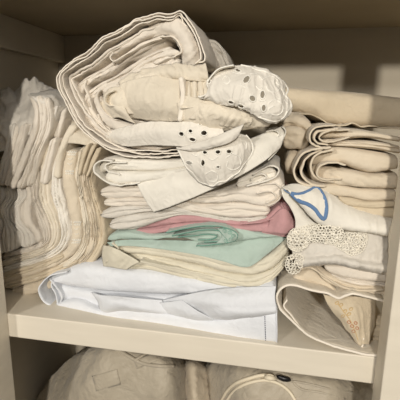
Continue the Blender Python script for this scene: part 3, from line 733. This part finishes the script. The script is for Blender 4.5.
# ================================================================== left pile, linens on edge
CV = [
 [(34,150),(28,176),(29,198),(33,215),(39,230),(41,240),(30,247),(0,254)],
 [(46,143),(38,175),(37,198),(44,214),(50,230),(48,243),(30,252),(0,261)],
 [(57,143),(50,175),(50,198),(56,215),(60,233),(55,247),(33,258),(0,268)],
 [(65,149),(61,178),(64,200),(69,218),(70,238),(62,252),(36,265),(0,277)],
 [(77,149),(74,177),(78,198),(81,218),(81,240),(71,257),(42,272),(0,286)],
 [(89,144),(81,172),(83,196),(88,220),(88,243),(77,261),(50,276),(8,291)],
 [(99,150),(87,172),(91,198),(96,220),(95,246),(82,265),(55,280),(18,295)],
 [(101,156),(93,178),(98,200),(106,226),(104,246),(90,266),(66,281),(36,295)],
]
def left_pile():
    labs = [(0,'ivory',4,'folded cream napkin on edge with its top hidden beside the hanging grey folds','napkin'),
            (1,'cream',3,'cream napkin on edge behind the slender looped fold, left of the embroidered ones','napkin'),
            (2,'offwhite',3,'pale folded napkin on edge with faint white embroidery, left of the bolder embroidered one','napkin'),
            (3,'ecru',1,'beige napkin on edge with white embroidery marks along its fold','napkin'),
            (4,'cream',4,'cream napkin on edge with fanned page-like top, right of the embroidered fold','napkin'),
            (5,'ecru',4,'beige napkin on edge with many thin layers, just inside the smooth outermost cloth','napkin'),
            (6,'tan',2,'smooth beige outermost cloth wrapping the right and bottom of the left pile','cloth')]
    yf = [(.066,.060,.056,.055,.058,.060,.072), (.064,.058,.052,.052,.056,.058,.070), (.062,.056,.05,.05,.054,.056,.068), (.060,.052,.046,.046,.05,.056,.066),
          (.060,.056,.050,.048,.05,.056,.066), (.060,.058,.054,.050,.052,.058,.066), (.068,.064,.060,.056,.056,.060,.068)]
    for k, mt, ply, lab, cat in labs:
        b = MB(); G = band(b, CV[k], CV[k+1], list(yf[k]), .24, rr=.008, ply=ply, groove=.0036, cap=(4,3), amp=1.5, fine=1.2, per=13)
        if k == 3:
            o = thing('folded_napkin', b, M[mt], lab, cat, 'linens standing on edge in the left pile'); s1 = MB(); s2 = MB()
            for y in (152, 171, 222, 240):
                s = s1 if y < 200 else s2
                xs = np.interp(y, [149,178,200,218,238,252], [66,62,65,70,71,64]); xe = xs+10
                for j in range(5):
                    x = xs+1+j*2; stitch(s, G, [(x,y-1.2),(x+1.2,y+1.2),(x+2,y-1)], .0006, n=5)
                    stitch(s, G, ellipse(x+.5, y+2.6, .9, .7, 0, 6), .0005)
            for y in (158, 163, 228, 233):
                s = s1 if y < 200 else s2
                xs = np.interp(y, [149,178,200,218,238], [66,62,65,70,71]); stitch(s, G, [(xs+3,y),(xs+6,y+1.4),(xs+8,y)], .0005, n=5)
            part(o, 'embroidery', s1, M['thread'], 'upper white stitched bands'); part(o, 'embroidery', s2, M['thread'], 'lower white stitched bands')
        elif k == 2:
            o = thing('folded_napkin', b, M[mt], lab, cat, 'linens standing on edge in the left pile'); s = MB()
            for y in (186, 193, 199, 205): stitch(s, G, ellipse(np.interp(y, [178,200,218], [55,56,61]), y, 2, 1.5, .5, 7), .0006)
            part(o, 'embroidery', s, M['thread'], 'faint white stitching')
        else: thing('folded_napkin' if cat == 'napkin' else 'folded_cloth', b, M[mt], lab, cat, 'linens standing on edge in the left pile')
    # grey wavy linens at the far left
    def nap(items, mt, lab, name='folded_napkin', cat='napkin', grp='linens standing on edge in the left pile'):
        b = MB()
        for A, B, y, kw in items: band(b, A, B, y, .24, **kw)
        return thing(name, b, M[mt], lab, cat, grp)
    W0 = [(-14,186),(-10,200),(-16,214),(-10,228),(-14,240),(-12,256)]
    W1 = [(2,186),(4,198),(-2,210),(2,224),(0,238),(2,256)]
    W2 = [(14,186),(15,198),(8,210),(10,222),(18,232),(18,250)]
    W3 = [(24,184),(26,196),(19,208),(21,222),(32,234),(36,246)]
    W4 = [(30,186),(32,198),(29,210),(31,222),(40,234),(42,242)]
    nap([(W0, W1, [.07,.062,.06,.062], dict(rr=.008, ply=3, groove=.003, cap=(3,4), amp=1.5))], 'grey', 'pale grey wavy folded napkin at the far left edge of the pile, beside the frame')
    nap([(W1, W2, [.07,.060,.056,.060], dict(rr=.008, ply=4, groove=.003, cap=(3,4), amp=1.5))], 'grey', 'pale grey napkin whose folded edges ripple in waves, second from the left frame')
    nap([(W2, W3, [.066,.056,.054,.060], dict(rr=.008, ply=3, groove=.003, cap=(3,4), amp=1.5))], 'grey', 'grey white rippled napkin between wavy folds and the cream upright ones')
    nap([(W3, W4, [.066,.058,.055,.060], dict(rr=.005, ply=1, groove=.003, cap=(3,4), amp=1.5))], 'ivory', 'narrow ivory fold next to the grey rippled napkins')
    # slanting folds at upper left
    nap([([(7,124),(2,150),(-6,182)], [(16,123),(12,150),(4,186)], .064, dict(rr=.006, cap=(3,3), ply=2))], 'grey', 'slanting folded napkin with rounded top, leftmost of the upper slanting folds')
    nap([([(19,124),(11,152),(1,186)], [(28,123),(20,156),(9,188)], .060, dict(rr=.006, cap=(3,3), ply=2, groove=.002)),
         ([(12,126),(6,156),(-2,186)], [(19,125),(12,156),(3,186)], .066, dict(rr=.004, cap=(3,3)))], 'ivory', 'slanting ivory napkin second among the upper slanting folds')
    nap([([(28,96),(33,110),(32,124),(20,158),(8,188)], [(34,95),(38,110),(38,126),(26,160),(14,190)], [.052,.050,.054], dict(rr=.004, cap=(2,3), amp=.8)),
         ([(34,95),(38,110),(38,126),(27,160),(14,190)], [(42,96),(46,110),(45,128),(34,156),(24,188)], [.050,.048,.052], dict(rr=.006, cap=(3,3), ply=2, amp=1.5)),
         ([(42,96),(46,110),(46,128),(36,152),(24,188)], [(50,100),(52,112),(51,130),(42,150),(32,186)], [.050,.050,.054], dict(rr=.006, cap=(3,3), ply=2, amp=1.5))],
        'ivory', 'wide pale napkin hanging from the pile top and sweeping down left')
    b = MB()
    b.sheet(patch([[(28,95,.060),(40,92,.11),(52,90,.13),(66,93,.16)],[(32,97,.050),(44,97,.060),(56,98,.075),(72,104,.10)],[(40,108,.056),(50,112,.056),(60,112,.064),(76,116,.09)]], amp=1.5), .0016)
    thing('folded_napkin', b, M['grey'], 'pale napkin top turned flat over the upper left folds', 'napkin', 'linens standing on edge in the left pile')
    nap([([(53,106),(48,118),(42,134),(38,146)], [(59,104),(55,120),(50,134),(45,146)], .056, dict(rr=.005, cap=(3,3), ply=2))], 'grey', 'short slanting fold just right of the wide pale napkin')
    nap([([(61,110),(57,124),(52,138)], [(67,107),(63,124),(58,140)], .062, dict(rr=.005, cap=(3,3)))], 'ivory', 'short ivory loop left of the roll, near the upper left folds')
    nap([([(49,138),(43,160),(38,184)], [(57,138),(52,160),(46,186)], .050, dict(rr=.005, cap=(4,3), ply=2))], 'ivory', 'slender upright fold with a looped top in front of the cream napkins')
    nap([([(70,122),(62,138),(56,156),(52,178)], [(78,126),(69,140),(62,156),(59,180)], [.058,.054,.05], dict(rr=.005, cap=(4,3)))], 'cream', 'cream fold rising toward the roll, left of the embroidered napkin')
    b = MB()
    b.sheet(patch([[(72,120,.085),(86,122,.085),(102,134,.085)],[(70,132,.060),(82,136,.064),(98,143,.070)],[(66,143,.058),(80,144,.062),(96,148,.068)]], amp=1.0), .0016)
    thing('folded_napkin', b, M['cream'], 'smooth cream cloth top between left pile and roll', 'napkin', 'linens standing on edge in the left pile')
    nap([([(86,144),(80,160),(77,176)], [(90,143),(84,160),(80,176)], .052, dict(rr=.003, cap=(2,2))), ([(92,144),(86,160),(82,176)], [(96,145),(89,160),(84,176)], .054, dict(rr=.003, cap=(2,2))), ([(97,147),(90,162),(85,178)], [(101,149),(94,164),(87,178)], .057, dict(rr=.003, cap=(2,2)))],
        'tan', 'fan of thin beige napkin edges just below the roll')
    # bottom left layers sweeping under
    nap([([(74,258),(52,268),(30,276),(2,284)], [(78,263),(54,275),(32,283),(2,290)], [.048,.052,.060], dict(rr=.004, cap=(4,4), ply=2)),
         ([(62,253),(40,262),(20,268),(0,274)], [(66,258),(44,268),(22,275),(0,281)], [.046,.052,.062], dict(rr=.004, cap=(4,4), ply=2))], 'tan', 'beige napkin layers sweeping left at the foot of the left pile')
    nap([([(60,274),(42,280),(26,286),(17,291)], [(70,282),(48,290),(32,295),(20,296)], [.056,.058,.062], dict(rr=.006, cap=(5,4)))], 'ecru', 'beige fold with a small loop, lowest of the left pile on the shelf')
    # grey cloths leaning at the back
    b = MB()
    b.sheet(patch([[(-12,100,.16),(0,93,.15),(8,86,.14),(15,94,.15)],[(-14,112,.12),(0,108,.11),(10,106,.10),(20,104,.12)],[(-14,126,.08),(0,126,.075),(12,124,.07),(26,118,.09)],[(-16,150,.075),(-4,152,.07),(8,150,.07),(20,146,.08)]], amp=3.5, fine=3), .0016)
    thing('folded_napkin', b, M['grey'], 'grey napkin corner peaking at the far left top of the pile, in shadow', 'napkin', 'linens standing on edge in the left pile')
    b = MB()
    b.sheet(patch([[(12,96,.16),(19,88,.15),(26,79,.14),(30,81,.14),(34,77,.14),(44,85,.15),(60,93,.17)],[(10,108,.12),(18,106,.11),(26,102,.10),(34,98,.10),(44,100,.10),(64,104,.12)],[(8,122,.08),(18,122,.072),(26,118,.070),(34,112,.07),(44,112,.07),(66,116,.09)],[(6,136,.074),(18,136,.07),(28,136,.068),(36,136,.068),(46,132,.066),(66,132,.08)]], amp=3.5, fine=3), .0016)
    thing('folded_napkin', b, M['grey'], 'grey napkin with two pointed peaks at the top of the left pile, in shadow', 'napkin', 'linens standing on edge in the left pile')
    # body of linens hidden behind the front folds
    b = MB(); b2 = MB()
    band(b, [(0,150),(4,200),(6,250)], [(60,140),(70,200),(80,245)], .075, .24, rr=.012, cap=(8,8), ply=9, groove=.004)
    thing('folded_napkin', b, M['ecru'], 'shadowed beige napkin seen in the gaps behind the front folds of the left pile', 'napkin', 'linens standing on edge in the left pile')
left_pile()

# ================================================================== things on the shelf below
def soft_bag(name, rows, label, seed):
    b = MB(); G = patch(rows, amp=2.2, fine=1.1, res=2.2); b.sheet(G, .002)
    return thing(name, b, M['bag'], label, 'bag'), G

o, G = soft_bag('linen_bag', [
    [(60,600,.28),(110,600,.28),(150,600,.28),(200,600,.28)],
    [(96,345,.28),(130,345,.28),(160,350,.28),(184,355,.28)],
    [(92,346,.20),(118,338,.14),(150,342,.14),(176,352,.14),(184,358,.20)],
    [(76,355,.15),(106,347,.080),(140,352,.070),(172,360,.070),(186,366,.13)],
    [(60,368,.15),(98,364,.062),(140,366,.052),(172,372,.052),(188,378,.13)],
    [(44,388,.15),(86,388,.055),(135,392,.045),(172,392,.045),(190,396,.13)],
    [(34,412,.15),(80,412,.055),(130,415,.045),(172,415,.045),(192,420,.13)],
    [(40,560,.14),(92,590,.07),(140,600,.06),(180,600,.06),(200,580,.13)]],
    'large frosted bag of linens on the lower shelf, dark gap at its left', 11)
GF = G[G[..., 1] < .16]
b = MB()
b.tube(smooth(lift(GF, cr([(116,349),(122,352),(132,358),(142,363),(152,365),(162,366),(174,366)], 34), .002), 5), .0030, 8)
part(o, 'seam', b, M['bag'], 'rolled seam across the top')
b = MB()
b.sheet(drape([GF], [[(134+i*3.4+j*.6, 361-i*1.5+j*1.6) for i in range(10)] for j in range(6)], .003), .001)
b.tube(smooth(lift(GF, cr([(134,361),(142,356),(150,352),(158,351)], 16), .003), 3), .0024, 8)
part(o, 'flap', b, M['bag'])
b = MB()
b.sheet(drape([GF], [[(92+i*2.5+j*.6, 376-i*.7+j*2.2) for i in range(11)] for j in range(8)], .0016), .0008)
part(o, 'pocket', b, M['bag'])

def squeezed():
    b = MB()
    b.sheet(patch([[(180,600,.27),(208,600,.27)],[(182,358,.26),(206,362,.26)],[(180,362,.17),(192,358,.15),(206,364,.17)],[(180,376,.14),(192,372,.10),(207,378,.14)],[(182,410,.13),(194,412,.09),(209,414,.13)],[(186,590,.12),(196,600,.09),(208,600,.12)]], amp=2), .002)
    thing('folded_cloth', b, M['ecru'], 'narrow beige cloth squeezed between the two bags on the lower shelf', 'cloth')
squeezed()

o, G = soft_bag('zipped_bag', [
    [(220,600,.28),(270,600,.28),(320,600,.28),(370,600,.28)],
    [(214,352,.28),(270,352,.28),(330,360,.28),(366,368,.28)],
    [(208,358,.20),(245,350,.13),(295,356,.12),(345,368,.13),(372,378,.20)],
    [(206,368,.15),(240,366,.065),(290,373,.055),(340,381,.060),(372,390,.13)],
    [(205,386,.15),(238,385,.045),(290,392,.038),(340,398,.045),(373,405,.13)],
    [(205,412,.15),(240,412,.040),(290,415,.032),(345,420,.040),(374,426,.13)],
    [(216,590,.14),(250,600,.06),(290,600,.05),(340,600,.06),(370,590,.13)]],
    'frosted zipped storage bag with dark zip pull on the lower shelf at right', 31)
GF = G[G[..., 1] < .16]
b = MB()
b.tube(smooth(lift(GF, cr([(221,402),(227,391),(236,383),(250,378),(262,375),(272,376)], 34), .002), 5), .0026, 8)
b.tube(smooth(lift(GF, cr([(225,404),(231,394),(239,387),(252,382),(266,380),(280,384),(290,392),(296,402)], 40), .002), 5), .0022, 8)
part(o, 'zip', b, M['zipw'], 'cream zip tape')
b = MB()
for pts in ([(292,381),(310,384),(330,389),(352,392)], [(292,381),(300,389),(320,392),(345,399)]):
    b.tube(smooth(lift(GF, cr(pts, 20), .0006), 4), .0018, 8)
part(o, 'seam', b, M['bag'])
b = MB(); c = lift(GF, [(270,377)], .004)[0]
t = np.linspace(0, 2*math.pi, 20); b.tube(np.array([c+[.0055*math.cos(a), -.001, .0036*math.sin(a)] for a in t]), .0020, 8)
b.tube(np.array([c+[-.007, -.002, 0], c+[0, -.003, .001], c+[.007, -.002, 0]]), [.003, .0042, .003], 10)
part(o, 'zip_slider', b, M['zipw'], 'pale zip slider')
b = MB(); c = lift(GF, [(283.5,378)], .004)[0]
b.tube(np.array([c+[-.009, 0, .002], c+[-.006, -.001, .001], c+[0, -.002, 0], c+[.006, -.001, -.001], c+[.010, 0, -.002]]), [.002, .0036, .0040, .0036, .002], 10, flat=.7)
part(o, 'zip_pull', b, M['black'], 'black zip pull')

# ================================================================== light
w = bpy.data.worlds.new('world'); bpy.context.scene.world = w; w.use_nodes = True
w.node_tree.nodes['Background'].inputs[0].default_value = lin((226, 214, 198)); w.node_tree.nodes['Background'].inputs[1].default_value = .13

def lamp(name, tgt, direction, dist, size, power, col):
    d = np.asarray(direction, float); d /= np.linalg.norm(d); p = np.asarray(tgt)+d*dist
    l = bpy.data.lights.new(name, 'AREA'); l.shape = 'DISK'; l.size = size; l.energy = power; l.color = col
    o = bpy.data.objects.new(name, l); C.objects.link(o); o.location = tuple(p)
    o.rotation_euler = Vector(tuple(-d)).to_track_quat('-Z', 'Y').to_euler()
    return o
lamp('room_lamp', (.25, .05, .2), (.16, -1, .285), 3.0, .16, 64, (1, .935, .83))
lamp('window_light', (.25, .05, .2), (-.50, -1, .42), 3.2, .26, 40, (1, .965, .91))
lamp('soft_fill', (.30, .05, .2), (.55, -1, .75), 1.6, 1.3, 5, (1, .97, .92))  # added broad fill from front right, replaces part of the world ambient

sc = bpy.context.scene
sc.view_settings.view_transform = 'Standard'; sc.view_settings.look = 'None'; sc.view_settings.gamma = 1
sc.view_settings.exposure = -0.1
